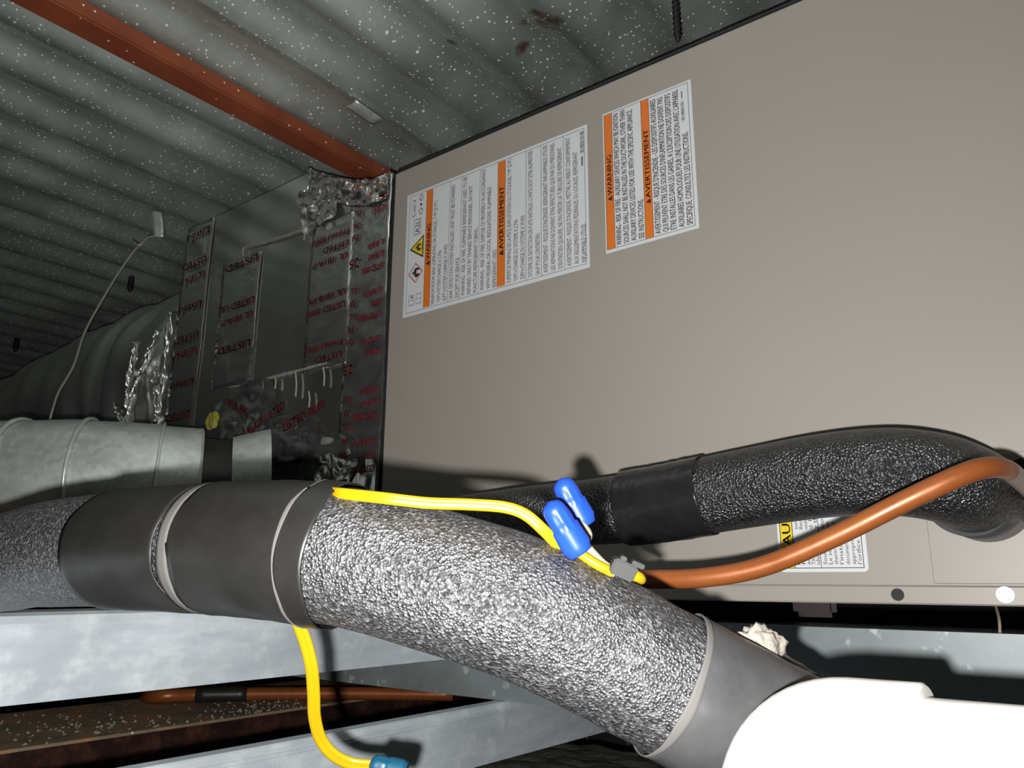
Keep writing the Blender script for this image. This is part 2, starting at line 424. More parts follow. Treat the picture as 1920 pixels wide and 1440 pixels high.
def barcode(F, parent, u0, u1, s0, s1):
    rnd = random.Random(3); u = u0; vs = []; fs = []
    while u < u1:
        wd = rnd.choice((.0004, .0008, .0012))
        k = len(vs); vs += [F @ Vector((a, -b, LIFT)) for a, b in ((u, s0), (u, s1), (min(u+wd, u1), s1), (min(u+wd, u1), s0))]
        fs.append((k, k+1, k+2, k+3)); u += wd+rnd.choice((.0004, .0007, .001))
    mesh_pts('barcode', vs, fs, 'greyink', parent)

# label one: tall refrigerant warning
F1 = label_frame(-.5985, .281, YP-.0003); W1, L1 = .1475, .2415
la = sheet('warning_label', F1, W1, L1, 'white_label', ah); la['label'] = 'long white refrigerant warning label with two orange bands and hazard symbols'
rule_frame(F1, la, .004, W1-.003, .0045, L1-.003, .0005)
rect('orange_band', F1, .0055, W1-.004, .0312, .0403, 'orange', la); rect('orange_band', F1, .0055, W1-.004, .1328, .1425, 'orange', la)
for s in (.0312, .0403, .1328, .1425): rect('band_rule', F1, .0055, W1-.004, s-.0002, s+.0002, 'ink', la, LIFT*1.3)
for s in (.0660, .0828, .1084, .1689, .1874, .2143): rect('rule', F1, .004, W1-.003, s-.00025, s+.00025, 'greyink', la)
warn_head(F1, la, W1, 'WARNING', .358, .69, .0312, .0403); warn_head(F1, la, W1, 'AVERTISSEMENT', .256, .775, .1328, .1425)
T1 = [('MINIMUM ROOM AREA (OPERATING OR STORAGE), Y M² (Z FT²)', .863, .0447), ('Y(M²)=SYSTEM CHARGE X 2.796', .445, .0530), ('Z(FT²)=SYSTEM CHARGE X 29.903', .478, .0615),
      ('LEAK DETECTION SYSTEM INSTALLED. UNIT MUST BE POWERED', .938, .0704), ('EXCEPT FOR SERVICE', .346, .0788),
      ('WARNING - RISK OF FIRE. FLAMMABLE REFRIGERANT USED. TO BE', .965, .0873), ('REPAIRED ONLY BY TRAINED SERVICE PERSONNEL. DO NOT', .877, .0953), ('PUNCTURE REFRIGERANT TUBING.', .53, .1037),
      ('WARNING - RISK OF FIRE. DISPOSE OF PROPERLY IN ACCORDANCE', .965, .1130), ('WITH FEDERAL OR LOCAL REGULATIONS. FLAMMABLE', .807, .1212), ('REFRIGERANT USED.', .324, .1290),
      ('SUPERFICIE MINIMALE DE LA PIECE (EXPLOITATION OU STOCKAGE), Y M² (Z PI²)', .968, .1474), ('Y(M²)=CHARGE DU SYSTEME X 2.796', .486, .1560), ('Z(PI²)=CHARGE DU SYSTEME X 29.903', .502, .1645),
      ("SYSTEME DE DETECTION DE FUITE INSTALLE. L'UNITE DOIT ETRE ALIMENTEE", .965, .1740), ("SAUF POUR L'ENTRETIEN.", .34, .1828),
      ("AVERTISSEMENT - RISQUE D'INCENDIE. REFRIGERANT INFLAMMABLE UTILISE.", .968, .1922), ('LES REPARATIONS NE DOIVENT ETRE EFFECTUEES QUE PAR DU PERSONNEL', .96, .2008), ("D'ENTRETIEN QUALIFIE. NE PAS PERCER LA TUBULURE DE REFRIGERANT.", .91, .2094),
      ("AVERTISSEMENT - RISQUE D'INCENDIE. METTRE AU REBUT CONFORMEMENT", .955, .2193), ('AUX REGLEMENTATIONS FEDERALES OU LOCALES. REFRIGERANT', .83, .2275), ('INFLAMMABLE UTILISE.', .305, .2355)]
for body, f1, s in T1: line_text(F1, la, body, W1, .045, f1, s, .0052, 'ink')
barcode(F1, la, .118, .142, .2335, .2378); rect('part_number', F1, .105, .115, .2345, .2365, 'greyink', la)
# symbols
def poly(F, parent, name, pts, m, z=LIFT): return ptri(name, F, [(a, -b, z) for a, b in pts], m, parent)
def ring_poly(F, parent, name, pts, t, m, z=LIFT):
    c = (sum(p[0] for p in pts)/len(pts), sum(p[1] for p in pts)/len(pts)); k = len(pts)
    vs = [F @ Vector((a, -b, z)) for a, b in pts] + [F @ Vector((c[0]+(a-c[0])*(1-t), -(c[1]+(b-c[1])*(1-t)), z)) for a, b in pts]
    return mesh_pts(name, vs, [(i, (i+1) % k, k+(i+1) % k, k+i) for i in range(k)], m, parent)
for s0 in (.0085, .0195):
    ring_poly(F1, la, 'manual_symbol', [(.012, s0), (.024, s0), (.024, s0+.008), (.012, s0+.008)], .12, 'greyink')
    rect('manual_symbol', F1, .0177, .0182, s0, s0+.008, 'greyink', la)
rect('manual_symbol', F1, .0205, .022, .0115, .0150, 'ink', la)
ring_poly(F1, la, 'hazard_diamond', [(.037, .0175), (.049, .0065), (.061, .0175), (.049, .0285)], .13, 'pinkink')
flame(F1, la, .049, .0178, .0125, 'ink')
tri = [(.0645, .0285), (.092, .0285), (.0783, .0075)]
poly(F1, la, 'hazard_triangle', tri, 'ink'); c0 = (.0783, .0222)
poly(F1, la, 'hazard_triangle', [(c0[0]+(a-c0[0])*.8, c0[1]+(b-c0[1])*.8) for a, b in tri], 'yprint', LIFT*1.4)
flame(F1, la, .0783, .0205, .0095, 'ink', z=LIFT*1.8); rect('flame_base', F1, .0735, .083, .0262, .0269, 'ink', la, LIFT*1.8)
ring_poly(F1, la, 'class_box', [(.0945, .0125), (.1135, .0125), (.1135, .0235), (.0945, .0235)], .1, 'greyink')
line_text(F1, la, 'A2L', W1, .0965/W1, .1115/W1, .0180, .0072, 'ink')
ring_poly(F1, la, 'module_symbol', [(.119, .0145), (.137, .0145), (.139, .0095), (.135, .0085), (.121, .0085), (.117, .0095)], .12, 'greyink')
rect('module_symbol', F1, .1235, .1325, .0115, .0125, 'ink', la)
for ua, d in ((.122, 1), (.138, -1)):
    ring_poly(F1, la, 'arrow_symbol', [(ua-.004*d, .0205), (ua, .0205), (ua, .0185), (ua+.004*d, .0225), (ua, .0265), (ua, .0245), (ua-.004*d, .0245)], .25, 'ink')
poly(F1, la, 'dot_symbol', [(.130+.0016*math.cos(k*.6283), .0225+.0016*math.sin(k*.6283)) for k in range(10)], 'ink')

# label two: short fire-risk warning
F2 = label_frame(-.3395, .2895, YP-.0003); W2, L2 = .1425, .0905
lb = sheet('warning_label', F2, W2, L2, 'white_label', ah); lb['label'] = 'short white fire risk warning label with two orange bands, right of the long one'
rule_frame(F2, lb, .003, W2-.002, .0015, L2-.003, .0004, 'ink')
for a, b in ((.0018, .0100), (.0408, .0486)):
    rect('orange_band', F2, .0035, W2-.0025, a, b, 'orange', lb)
    for s in (a, b): rect('band_rule', F2, .0035, W2-.0025, s-.0002, s+.0002, 'ink', lb, LIFT*1.3)
warn_head(F2, lb, W2, 'WARNING', .352, .68, .0018, .0100); warn_head(F2, lb, W2, 'AVERTISSEMENT', .25, .765, .0408, .0486)
T2 = [('WARNING - RISK OF FIRE - AUXILIARY DEVICES WHICH MAY BE IGNITION', .965, .0138), ('SOURCES SHALL NOT BE INSTALLED IN THE DUCTWORK, OTHER THAN', .97, .0213), ('AUXILIARY DEVICES LISTED FOR USE WITH THE SPECIFIC APPLIANCE.', .955, .0288), ('SEE INSTRUCTIONS.', .30, .0366),
      ("AVERTISSEMENT - RISQUE D'INCENDIE - LES DISPOSITIFS AUXILIAIRES", .96, .0527), ("QUI PEUVENT ETRE DES SOURCES D'INFLAMMATION NE DOIVENT PAS", .955, .0600), ("ETRE INSTALLES DANS LES GAINES, A L'EXCEPTION DES DISPOSITIFS", .96, .0674), ("AUXILIAIRES HOMOLOGUES POUR UNE UTILISATION AVEC L'APPAREIL", .965, .0750), ('SPECIFIQUE. CONSULTEZ LES INSTRUCTIONS.', .65, .0826)]
for body, f1, s in T2: line_text(F2, lb, body, W2, .035, f1, s, .0057, 'ink', .006)
barcode(F2, lb, .104, .124, .0800, .0830); rect('part_number', F2, .127, .134, .0808, .0820, 'greyink', lb)

# label three: yellow caution label half hidden by pipes
F3 = label_frame(-.2025, .0082, YP-.0003); W3, L3 = .085, .0600
lc = sheet('caution_label', F3, W3, L3, 'white_label', ah, .003); lc['label'] = 'white caution label with a yellow heading, half hidden behind the pipes'
rect('yellow_band', F3, .003, W3-.003, .0020, .0108, 'yprint', lc); rule_frame(F3, lc, .0025, W3-.0025, .0018, L3-.0025, .0005, 'ink')
rect('rule', F3, .003, W3-.003, .0107, .0112, 'ink', lc); rect('rule', F3, .003, W3-.003, .0290, .0294, 'ink', lc)
text('heading_text', 'CAUTION', lc, 'ink', F3 @ Matrix.Translation((.0105, -.0095, LIFT*1.4)), .052, .0062, .012)
for low, up, s in (('R', 'sure b', .0135), ('fa', 'lled T', .0170), ('ad', 'utdoo', .0205), ('TXV', 'd. R', .0240), ('iden', 'y th', .0272), ('Soula', 'sio', .0320), ('Le ser', 'en', .0355), ('therm', 'er', .0392), ("l'installa", 'n', .0430), ('documen', '', .0470), ('appropri', '', .0510), ("l'orifice ou", '', .0548)):
    line_text(F3, lc, low, W3, .06, .06+.022*len(low)+.01, s, .0027)
    if up: line_text(F3, lc, up, W3, .35, .35+.022*len(up)+.01, s, .0027)

# ------------------------------------------------------------------ supply plenum wrapped in foil
pl = thing('supply_plenum', 'box shaped supply plenum wrapped in foil facing, left of the cabinet', 'plenum', (-.85, .82, 0))
XA, XB = -1.072, -.6235
def top_z(x):
    a = onY(590, 323, YP).x
    if x < a: return .5205
    k = [(a, .5175), (onY(625, 333, YP).x, onY(625, 333, YP).z), (onY(665, 342, YP).x, onY(665, 342, YP).z), (onY(705, 341, YP).x, onY(705, 341, YP).z), (XB, .466)]
    for (x0, z0), (x1, z1) in zip(k, k[1:]):
        if x <= x1: return z0+(z1-z0)*(x-x0)/(x1-x0)
    return .466
def wr(x, z, amp, sc=9, seed=0): return amp*noise.noise(Vector((x*sc+seed, z*sc, seed*1.7)))
def face_y(x, z): return YP-.0005+wr(x, z, .0025, 7, 3)
def plen(u, v):
    x = XA+(XB-XA)*u; z = top_z(x)*v; return (x, face_y(x, z), z)
grid('front_face', plen, 60, 50, 'fsk', pl)
grid('top_face', lambda u, v: (XA+(XB-XA)*u, face_y(XA+(XB-XA)*u, top_z(XA+(XB-XA)*u))*(1-v)+1.08*v, top_z(XA+(XB-XA)*u)), 40, 4, 'fsk', pl)
box('back_shell', (XA, YP+.012, .002), (XB, 1.08, .462), 'fsk', pl)
mesh_pts('end_face', [(XA, YP, 0), (XA, 1.08, 0), (XA, 1.08, .5205), (XA, YP, .5205)], [(0, 1, 2, 3)], 'fsk', pl)
def strip(x0, x1, z0, z1, lift, m='tape', crum=.0012, seed=0, name='foil_tape_strip', nu=10, nv=60, skew=0.):
    def fn(u, v):
        z = z0+(z1-z0)*v; x = x0+(x1-x0)*u+skew*(v-.5)
        zz = min(z, top_z(x)-.0005)
        return (x, face_y(x, zz)-lift-abs(wr(x, zz, crum, 45, seed))-abs(wr(x, zz, crum*.6, 120, seed)), zz)
    return grid(name, fn, nu, nv, m, pl, .0004)
def PX(x, y): p = onY(x, y, YP); return p.x, p.z
def redlines(st, x0, x1, z0, z1, words, h, step, lift=.0055, gapf=.0, flip=True):
    z = z1; i = 0
    while z > z0:
        body, frac, hh = words[i % len(words)]; i += 1
        if body:
            wd = (x1-x0)*frac; xr = x1-.004
            if flip: # printed upside down: reads from right to left
                Mx = Matrix(((-1, 0, 0, xr), (0, 0, -1, YP-lift), (0, -1, 0, z), (0, 0, 0, 1)))
            text('printed_line', body, st, 'redink', Mx, wd, h*hh, .02)
        z -= step*(1 if hh <= 1 else 1.4)
# strip beside the cabinet
xa, _ = PX(650, 600); xd, _ = PX(731, 600)
sd = strip(xa, XB+.0005, .01, .466, .0012, seed=1, crum=.0022, nu=16, nv=90)
redlines(sd, xa+.030, XB, .02, PX(690, 380)[1], [('LISTED UL', .8, 1), ('UL 181A-P', .62, 1), ('', 0, 1), ('', 0, 1), ('UL 181B-FX', .75, 1), ('UL 181A-P', .68, 1), ('LISTED 0000', .95, 1), ('', 0, 1), ('UL 181B-FX', .85, 1), ('LISTED', .5, 1), ('LISTED 0000', .95, 1), ('', 0, 1)], .0075, .0145)
text('printed_line', '01', sd, 'redink', Matrix(((-1, 0, 0, XB-.006), (0, 0, -1, YP-.0055), (0, -1, 0, PX(720, 360)[1]+.004), (0, 0, 0, 1))), .019, .014, .02)
redlines(sd, xa, xa+.026, .05, PX(660, 405)[1], [('UL', .45, 1), ('-FR', .5, 1), ('.08', .55, 1), ('', 0, 1), ('25', .6, 1.6), ('', 0, 1), ('UL', .4, 1), ('.0', .4, 1)], .0075, .0155)
# middle strip
x0, z1 = PX(590, 428); x1, z0 = PX(651, 683)
smid = strip(x0, x1, z0, z1, .0025, seed=2, crum=.0012)
redlines(smid, x0, x1, z0+.01, PX(620, 445)[1], [('Printed 0000', .88, 1), ('LISTED', .6, 1), ('UL 181A-P', .85, 1), ('', 0, 1), ('', 0, 1), ('UL 181B-FX', .9, 1), ('LISTED 0000', .9, 1), ('', 0, 1), ('', 0, 1)], .0080, .0155)
# short strip
x0, z1 = PX(423, 500); x1, z0 = PX(473, 713)
ssh = strip(x0, x1, z0, z1, .0018, seed=3)
redlines(ssh, x0, x1, z0+.01, z1-.004, [('LISTED', .85, 1), ('', 0, 1), ('', 0, 1), ('LISTED UL', .9, 1), ('UL 181A-P', .8, 1), ('', 0, 1)], .010, .020)
# strip along the left edge
x0, _ = PX(338, 600); x1, _ = PX(384, 600)
slf = strip(XA+.0005, x1, .02, .5195, .0016, seed=4)
redlines(slf, XA, x1, .03, .505, [('Listed', .8, 1), ('', 0, 1), ('LISTED', .85, 1), ('UL 181A-P', .85, 1), ('', 0, 1)], .011, .023)
# upper crumpled patch and the folded collar of foil at the top
xa2, zt = PX(577, 345); xb2, zb2 = PX(640, 432)
def patch(u, v):
    a = 2*math.pi*u; r = v*(1+.12*math.sin(5*a)+.08*math.sin(9*a+1)); cx, cz = PX(607, 378)
    x = cx+.040*r*math.cos(a); z = min(cz+.040*r*math.sin(a), top_z(x)-.002)
    return (x, face_y(x, z)-.004-abs(wr(x, z, .009, 60, 5))*(.3+v)-abs(wr(x, z, .004, 170, 6)), z)
grid('crumpled_patch', patch, 72, 26, 'crumple', pl)
def ruff(u, v):
    x = onY(585, 330, YP).x+(XB-onY(585, 330, YP).x)*u; z = top_z(x)+.001-.034*v
    return (x, face_y(x, min(z, .46))-.0035-abs(wr(x, z, .008, 50, 8))-abs(wr(x, z, .003, 150, 9)), z)
grid('crumpled_edge_tape', ruff, 70, 18, 'tape', pl)
# mastic streaks
def streak(pts, w0, seed, m='mastic', name='mastic_streak', lift=.004):
    P = catmull([(PX(x, y)[0], 0, PX(x, y)[1]) for x, y in pts], 14)
    vs = []
    for i, p in enumerate(P):
        ww = w0*(.45+.9*abs(noise.noise(Vector((i*.35, seed, 0)))))*(.3+.7*math.sin(math.pi*min(1, max(.02, i/(len(P)-1)))))
        up = w0*.3*noise.noise(Vector((i*.5, seed, 4)))
        for k, (dz, dy) in enumerate(((ww+up, 0), (up+ww*.3, -.0022), (up-ww*.4, -.0022), (up-ww, 0))):
            vs.append((p.x, face_y(p.x, p.z)-lift+dy, p.z+dz))
    fs = [(i*4+k, i*4+k+1, i*4+k+5, i*4+k+4) for i in range(len(P)-1) for k in range(3)]
    return mesh_pts(name, vs, fs, m, pl, True)
streak([(463, 482), (466, 466), (500, 455), (540, 444), (575, 431), (592, 426)], .0028, 1)
streak([(438, 728), (470, 722), (510, 710), (560, 697), (600, 686), (620, 682)], .0034, 2)
for x, y0, y1 in ((500, 712, 740), (522, 706, 730), (560, 698, 745), (612, 690, 725), (585, 735, 765), (575, 432, 452)):
    streak([(x, y0), (x+2, (y0+y1)/2), (x+1, y1)], .0016, x)
# loose torn facing low on the plenum
def flap(c, rx, rz, seed, m, lift, crum, name):
    cx, cz = PX(*c)
    def fn(u, v):
        a = 2*math.pi*u; r = v*(1+.25*noise.noise(Vector((math.cos(a)*1.6+seed, math.sin(a)*1.6, seed))))
        x = min(cx+rx*r*math.cos(a), XB-.001); z = cz+rz*r*math.sin(a)
        return (x, face_y(x, max(0, z))-lift-abs(wr(x, z, crum, 40, seed))-abs(wr(x, z, crum*.5, 110, seed)), z)
    return grid(name, fn, 48, 14, m, pl)
flap((470, 800), .070, .060, 11, 'tape', .004, .008, 'torn_facing')
flap((545, 825), .060, .030, 12, 'tape', .005, .006, 'torn_facing')
flap((620, 870), .055, .035, 13, 'fsk', .003, .003, 'torn_facing')
flap((418, 792), .016, .012, 15, 'fibre', .012, .006, 'exposed_fibreglass')
tf = bpy.data.objects['torn_facing.001']
for i, (x, y, a, wd) in enumerate(((470, 838, .35, .10), (560, 815, .28, .075), (450, 765, -.4, .05))):
    px0, pz0 = PX(x, y); ca, sa = math.cos(a), math.sin(a)
    text('printed_line', ('UL 181A-P LISTED', 'LISTED 0000', '181B-FX')[i], tf, 'redink', Matrix(((ca, -sa, 0, px0), (0, 0, -1, YP-.022), (sa, ca, 0, pz0), (0, 0, 0, 1))), wd, .010, .02)

# ------------------------------------------------------------------ round flex duct behind, on the plenum's far end
fd = thing('flex_duct', 'large round dark foil jacketed flexible duct leaving the plenum at left', 'duct', (-1.4, .8, 0))
FP = catmull([(XA-.003, .80, .300), (-1.16, .80, .310), (-1.34, .79, .312), (-1.55, .77, .285), (-1.85, .74, .235), (-2.3, .70, .17), (-3.2, .62, .1)], 14)
frm = frames(FP, Vector((0, 0, 1)))
vs = []; fs = []; SEG = 64
for i, p in enumerate(FP):
    t = i/(len(FP)-1)
    for k in range(SEG):
        a = 2*math.pi*k/SEG; r = .205+.012*noise.noise(Vector((t*26, math.cos(a)*2, math.sin(a)*2)))+.005*math.sin(t*110)
        near = max(0, 1-t*5.5); r += near*.014*noise.noise(Vector((t*6, math.cos(a)*9, math.sin(a)*9)))
        vs.append(p+frm[i][1]*math.cos(a)*r+frm[i][2]*math.sin(a)*r)
for i in range(len(FP)-1):
    for k in range(SEG): fs.append((i*SEG+k, i*SEG+(k+1) % SEG, (i+1)*SEG+(k+1) % SEG, (i+1)*SEG+k))
mesh_pts('foil_jacket', vs, fs, 'flex', fd, True)
def ontube(t, ang, lift):
    i = min(int(t*(len(FP)-1)), len(FP)-1); return FP[i]+(frm[i][1]*math.cos(ang)+frm[i][2]*math.sin(ang))*(.205+lift)
# gathered foil folds near the plenum: long narrow crumpled ribbons
def fold(pix, wpx, seed, depth, m='crumple'):
    P = catmull([onY(x, y, .588) for x, y in pix], 12); nl = len(P); depth = 1.2
    def fn(u, v):
        i = min(nl-1, int(v*(nl-1)+.5)); p = P[i]; ww = wpx*depth/FPX*(.6+.5*noise.noise(Vector((v*5, seed, 1))))
        q = p+Rv*(u-.5)*ww+Uv*.004*noise.noise(Vector((u*4, v*9, seed)))
        return q - Fv*(.012*math.sin(math.pi*u)+.016*noise.noise(Vector((u*3, v*12, seed+3))))
    return grid('foil_fold', fn, 8, nl-1, m, fd, .0006)
fold([(262, 640), (250, 690), (244, 740), (240, 800), (238, 830)], 15, 1, 1.12)
fold([(300, 620), (285, 660), (268, 700), (252, 750), (246, 810)], 13, 2, 1.11)
fold([(325, 585), (318, 650), (308, 720), (302, 780), (300, 830)], 30, 3, 1.10, 'flex')
fold([(300, 690), (296, 730), (300, 770), (305, 820)], 12, 4, 1.09)
fold([(218, 755), (228, 775), (238, 800), (240, 820)], 13, 5, 1.09)

# ------------------------------------------------------------------ galvanised elbow duct in front
ed = thing('duct_elbow', 'segmented galvanised round duct elbow in front of the foil plenum', 'duct', (-.88, .45, 0))
EP = catmull([(-.812, .576, .110), (-.852, .515, .106), (-.882, .460, .107), (-.925, .405, .108), (-.985, .352, .105), (-1.06, .30, .10), (-1.17, .25, .095), (-1.6, .08, .09), (-2.2, -.15, .085)], 16)
ef = frames(EP, Vector((0, 0, 1))); nE = len(EP)-1
def seg_tube(name, i0, i1, r0, r1, m, parent=None, cap=False):
    P = EP[i0:i1+1]; return tube(name, P, lambda t: r0+(r1-r0)*t, m, parent or ed, 48, cap, frm=ef[i0:i1+1])
seg_tube('start_collar', 0, 9, .070, .060, 'duct'); seg_tube('tape_collar', 8, 19, .056, .058, 'btape')
eidx = lambda x: min(range(nE+1), key=lambda i: abs(px(EP[i])-x))
cuts = [18, eidx(292), eidx(165), eidx(40), eidx(-60), nE]
for a, b in zip(cuts, cuts[1:]):
    seg_tube('gore', a, b, .0694, .0680, 'duct')
for a in cuts[1:-1]:
    tube('seam_bead', [EP[a]+(EP[a+1]-EP[a])*k for k in (-.5, -.3, .3, .5)], lambda t: .0690 if t in (0., 1.) else .0722, 'duct', ed, 48, False, frm=[ef[a]]*4)
seg_tube('crimped_rim', 17, 18, .0675, .0705, 'duct')

# ------------------------------------------------------------------ hanger strap and wire
hw = thing('hanger_wire', 'thin wire hanging from a strap, draped over the foil duct', 'wire', onZ(290, 400, HD-.02))
dw = 1.05
tube('wire', catmull([atD(x, y, d) for x, y, d in ((246, 452, 1.16), (262, 460, 1.16), (276, 446, 1.17), (290, 444, 1.18), (268, 452, 1.17), (230, 500, 1.15), (190, 565, 1.12), (158, 625, 1.09), (138, 685, 1.06), (110, 735, 1.03), (98, 770, 1.01), (90, 800, 1.0))], 8), .0017, 'wirem', hw, 8)
s0 = onZ(300, 396, HD-.018); 
grid('strap', lambda u, v: atD(284+19*u+4*math.sin(v*2.2), 396+48*v, 1.2-.02*v), 3, 10, 'duct', hw, .001)

# ------------------------------------------------------------------ deck screws, tab
def deck_screw(pt, top_extra, r, lab):
    o = thing('deck_screw', lab, 'screw', (pt.x, pt.y, pt.z))
    hgt = HD+.005-pt.z
    P = [pt, pt+Vector((0, 0, .006)), pt+Vector((0, 0, .0062)), pt+Vector((0, 0, hgt))]
    tube('shank', P, lambda t: r*.35 if t < .1 else r, 'dark_steel', o, 10)
    helix = [pt+Vector((r*1.1*math.cos(k*.9), r*1.1*math.sin(k*.9), .006+(hgt-.008)*k/90)) for k in range(90)]
    tube('thread', helix, r*.28, 'dark_steel', o, 5)
deck_screw(onZ(1271, 79, .505), 0, .0030, 'long black screw tip poking through the ceiling above the cabinet')
deck_screw(onZ(243, 548, .555), 0, .0045, 'black screw tip poking through the ceiling near the hanging wire')
deck_screw(onZ(28, 660, .545), 0, .0050, 'black screw tip in the darkest far left ceiling')
tb = onZ(700, 216, HD-.016)
tabo = grid('metal_tab', lambda u, v: (tb.x-.012+.020*v, tb.y-.035+.045*u, tb.z-.001-.0012*math.sin(math.pi*v)-.003*u), 6, 6, 'duct', None, .001)
tag(tabo, 'flat galvanised scrap tab stuck to the ceiling beside the sheet seam', 'metal tab')

# ------------------------------------------------------------------ support steel below
YC = .56
zc1 = onY(1540, 1176, YC).z; zc2 = onY(610, 1275, YC).z
cb = thing('strut_channel', 'galvanised channel running lengthwise under the cabinet, shaded by the pipe', 'strut', (-.2, YC+.03, zc2), 'galvanised support steel')
TH = .003
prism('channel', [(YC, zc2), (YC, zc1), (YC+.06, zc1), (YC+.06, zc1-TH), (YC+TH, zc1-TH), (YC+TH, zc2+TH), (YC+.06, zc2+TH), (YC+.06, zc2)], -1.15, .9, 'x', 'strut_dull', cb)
XBm = -.497
zl1 = onX(0, 1150, XBm).z; zl2 = onX(0, 1325, XBm).z
lbm = thing('strut_channel', 'galvanised channel the grey insulated pipe rests on at left', 'strut', (XBm-.03, .2, zl2), 'galvanised support steel')
rr = .006
prism('channel', [(XBm, zl2), (XBm, zl1-rr), (XBm-rr*.3, zl1-rr*.3), (XBm-rr, zl1), (XBm-.05, zl1), (XBm-.05, zl1-TH), (XBm-TH, zl1-TH), (XBm-TH, zl2+TH), (XBm-.05, zl2+TH), (XBm-.05, zl2)], -.5, YC-.001, 'y', 'strut', lbm)
# lower channel
zw1 = zc2-.0005
pA = onZ(951, 1316, zw1); pB = onZ(951, 1309, zw1); pC = onX(1153, 1367, pA.x)
lw = thing('strut_channel', 'lowest galvanised channel crossing the bottom edge under the yellow wire', 'strut', (pA.x-.02, .3, pC.z), 'galvanised support steel')
zlo = min(pC.z, zw1-.03); xn = pA.x; xf = min(pB.x, xn-.012)
prism('channel', [(xn, zlo), (xn, zw1-.004), (xn-.002, zw1-.001), (xn-.003, zw1), (xf, zw1), (xf, zw1-.003), (xf-.001, zw1-.003), (xf-.001, zw1-.03), (xn-.003, zw1-.03), (xn-.003, zlo)], -.6, 1.1, 'y', 'strut', lw)
box('return_lip', (xn-.0005, -.6, zw1-.0075), (xn+.0012, 1.1, zw1-.0045), 'strut', lw, .0004)
# rusty building beam
ZR = zw1-.05
pR = onZ(0, 1408, ZR)
rb = thing('rusty_beam', 'old rusty brown steel beam strewn with debris between the channels', 'beam', (pR.x-.1, .3, ZR-.1))
prism('top_flange', [(pR.x, ZR), (pR.x, ZR-.003), (pR.x-.22, ZR-.003), (pR.x-.22, ZR)], -.8, 3.3, 'y', 'rust', rb)
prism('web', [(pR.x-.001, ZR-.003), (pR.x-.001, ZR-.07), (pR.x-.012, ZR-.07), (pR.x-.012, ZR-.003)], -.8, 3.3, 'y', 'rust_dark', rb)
# debris on it
vs = []; fs = []; rnd = random.Random(5)
for k in range(420):
    if k < 260: q = onZ(rnd.gauss(520, 75), rnd.gauss(1330, 10), ZR)
    else: q = onZ(rnd.uniform(0, 420), 1375-.12*0+rnd.gauss(-12, 14), ZR)
    if q.x > pR.x-.001 or q.x < pR.x-.2: continue
    r = rnd.uniform(.0008, .0026); b = len(vs)
    for d in ((1, 0, 0), (0, 1, 0), (-1, 0, 0), (0, -1, 0), (0, 0, .8)):
        vs.append(q+Vector(d)*r*rnd.uniform(.7, 1.3))
    fs += [(b, b+1, b+4), (b+1, b+2, b+4), (b+2, b+3, b+4), (b+3, b, b+4)]
db = mesh_pts('debris', vs, fs, 'torn', rb); db['kind'] = 'stuff'
# old copper line lying on the rusty beam
oc = thing('copper_line', 'dull copper line lying on the rusty beam, banded with black tape', 'pipe', onZ(400, 1303, ZR))
zz = ZR+.0085
OP = catmull([onZ(272, 1309, zz-.02), onZ(288, 1306, zz), onZ(400, 1302, zz), onZ(640, 1300, zz), onZ(850, 1302, zz)], 10)
tube('tubing', OP, .0080, 'copper', oc, 16)
i0 = min(range(len(OP)), key=lambda i: abs(px(OP[i])-362)); i1 = min(range(len(OP)), key=lambda i: abs(px(OP[i])-455))
tube('tape_band', [OP[i0]+(OP[i1]-OP[i0])*k/6 for k in range(7)], .0098, 'btape', oc, 16)
# broken tile lying below everything
bt = onZ(1150, 1425, -.32)
tl = thing('ceiling_tile', 'grey crumbling acoustic tile glimpsed under the lowest channel', 'ceiling tile', (bt.x, bt.y, -.335))
grid('tile_face', lambda u, v: (bt.x-.35+.7*u, bt.y-.25+.30*v+.02*noise.noise(Vector((u*9, 0, 0))), -.32+.008*noise.noise(Vector((u*12, v*12, 0)))), 40, 30, 'tile', tl, .02)
for k in range(4):
    q = bt+Vector((-.16+.1*k, .16, .0)); box('grid_wire', (q.x-.0015, q.y, -.325), (q.x+.0015, q.y+.003, -.18), 'wirem', tl)

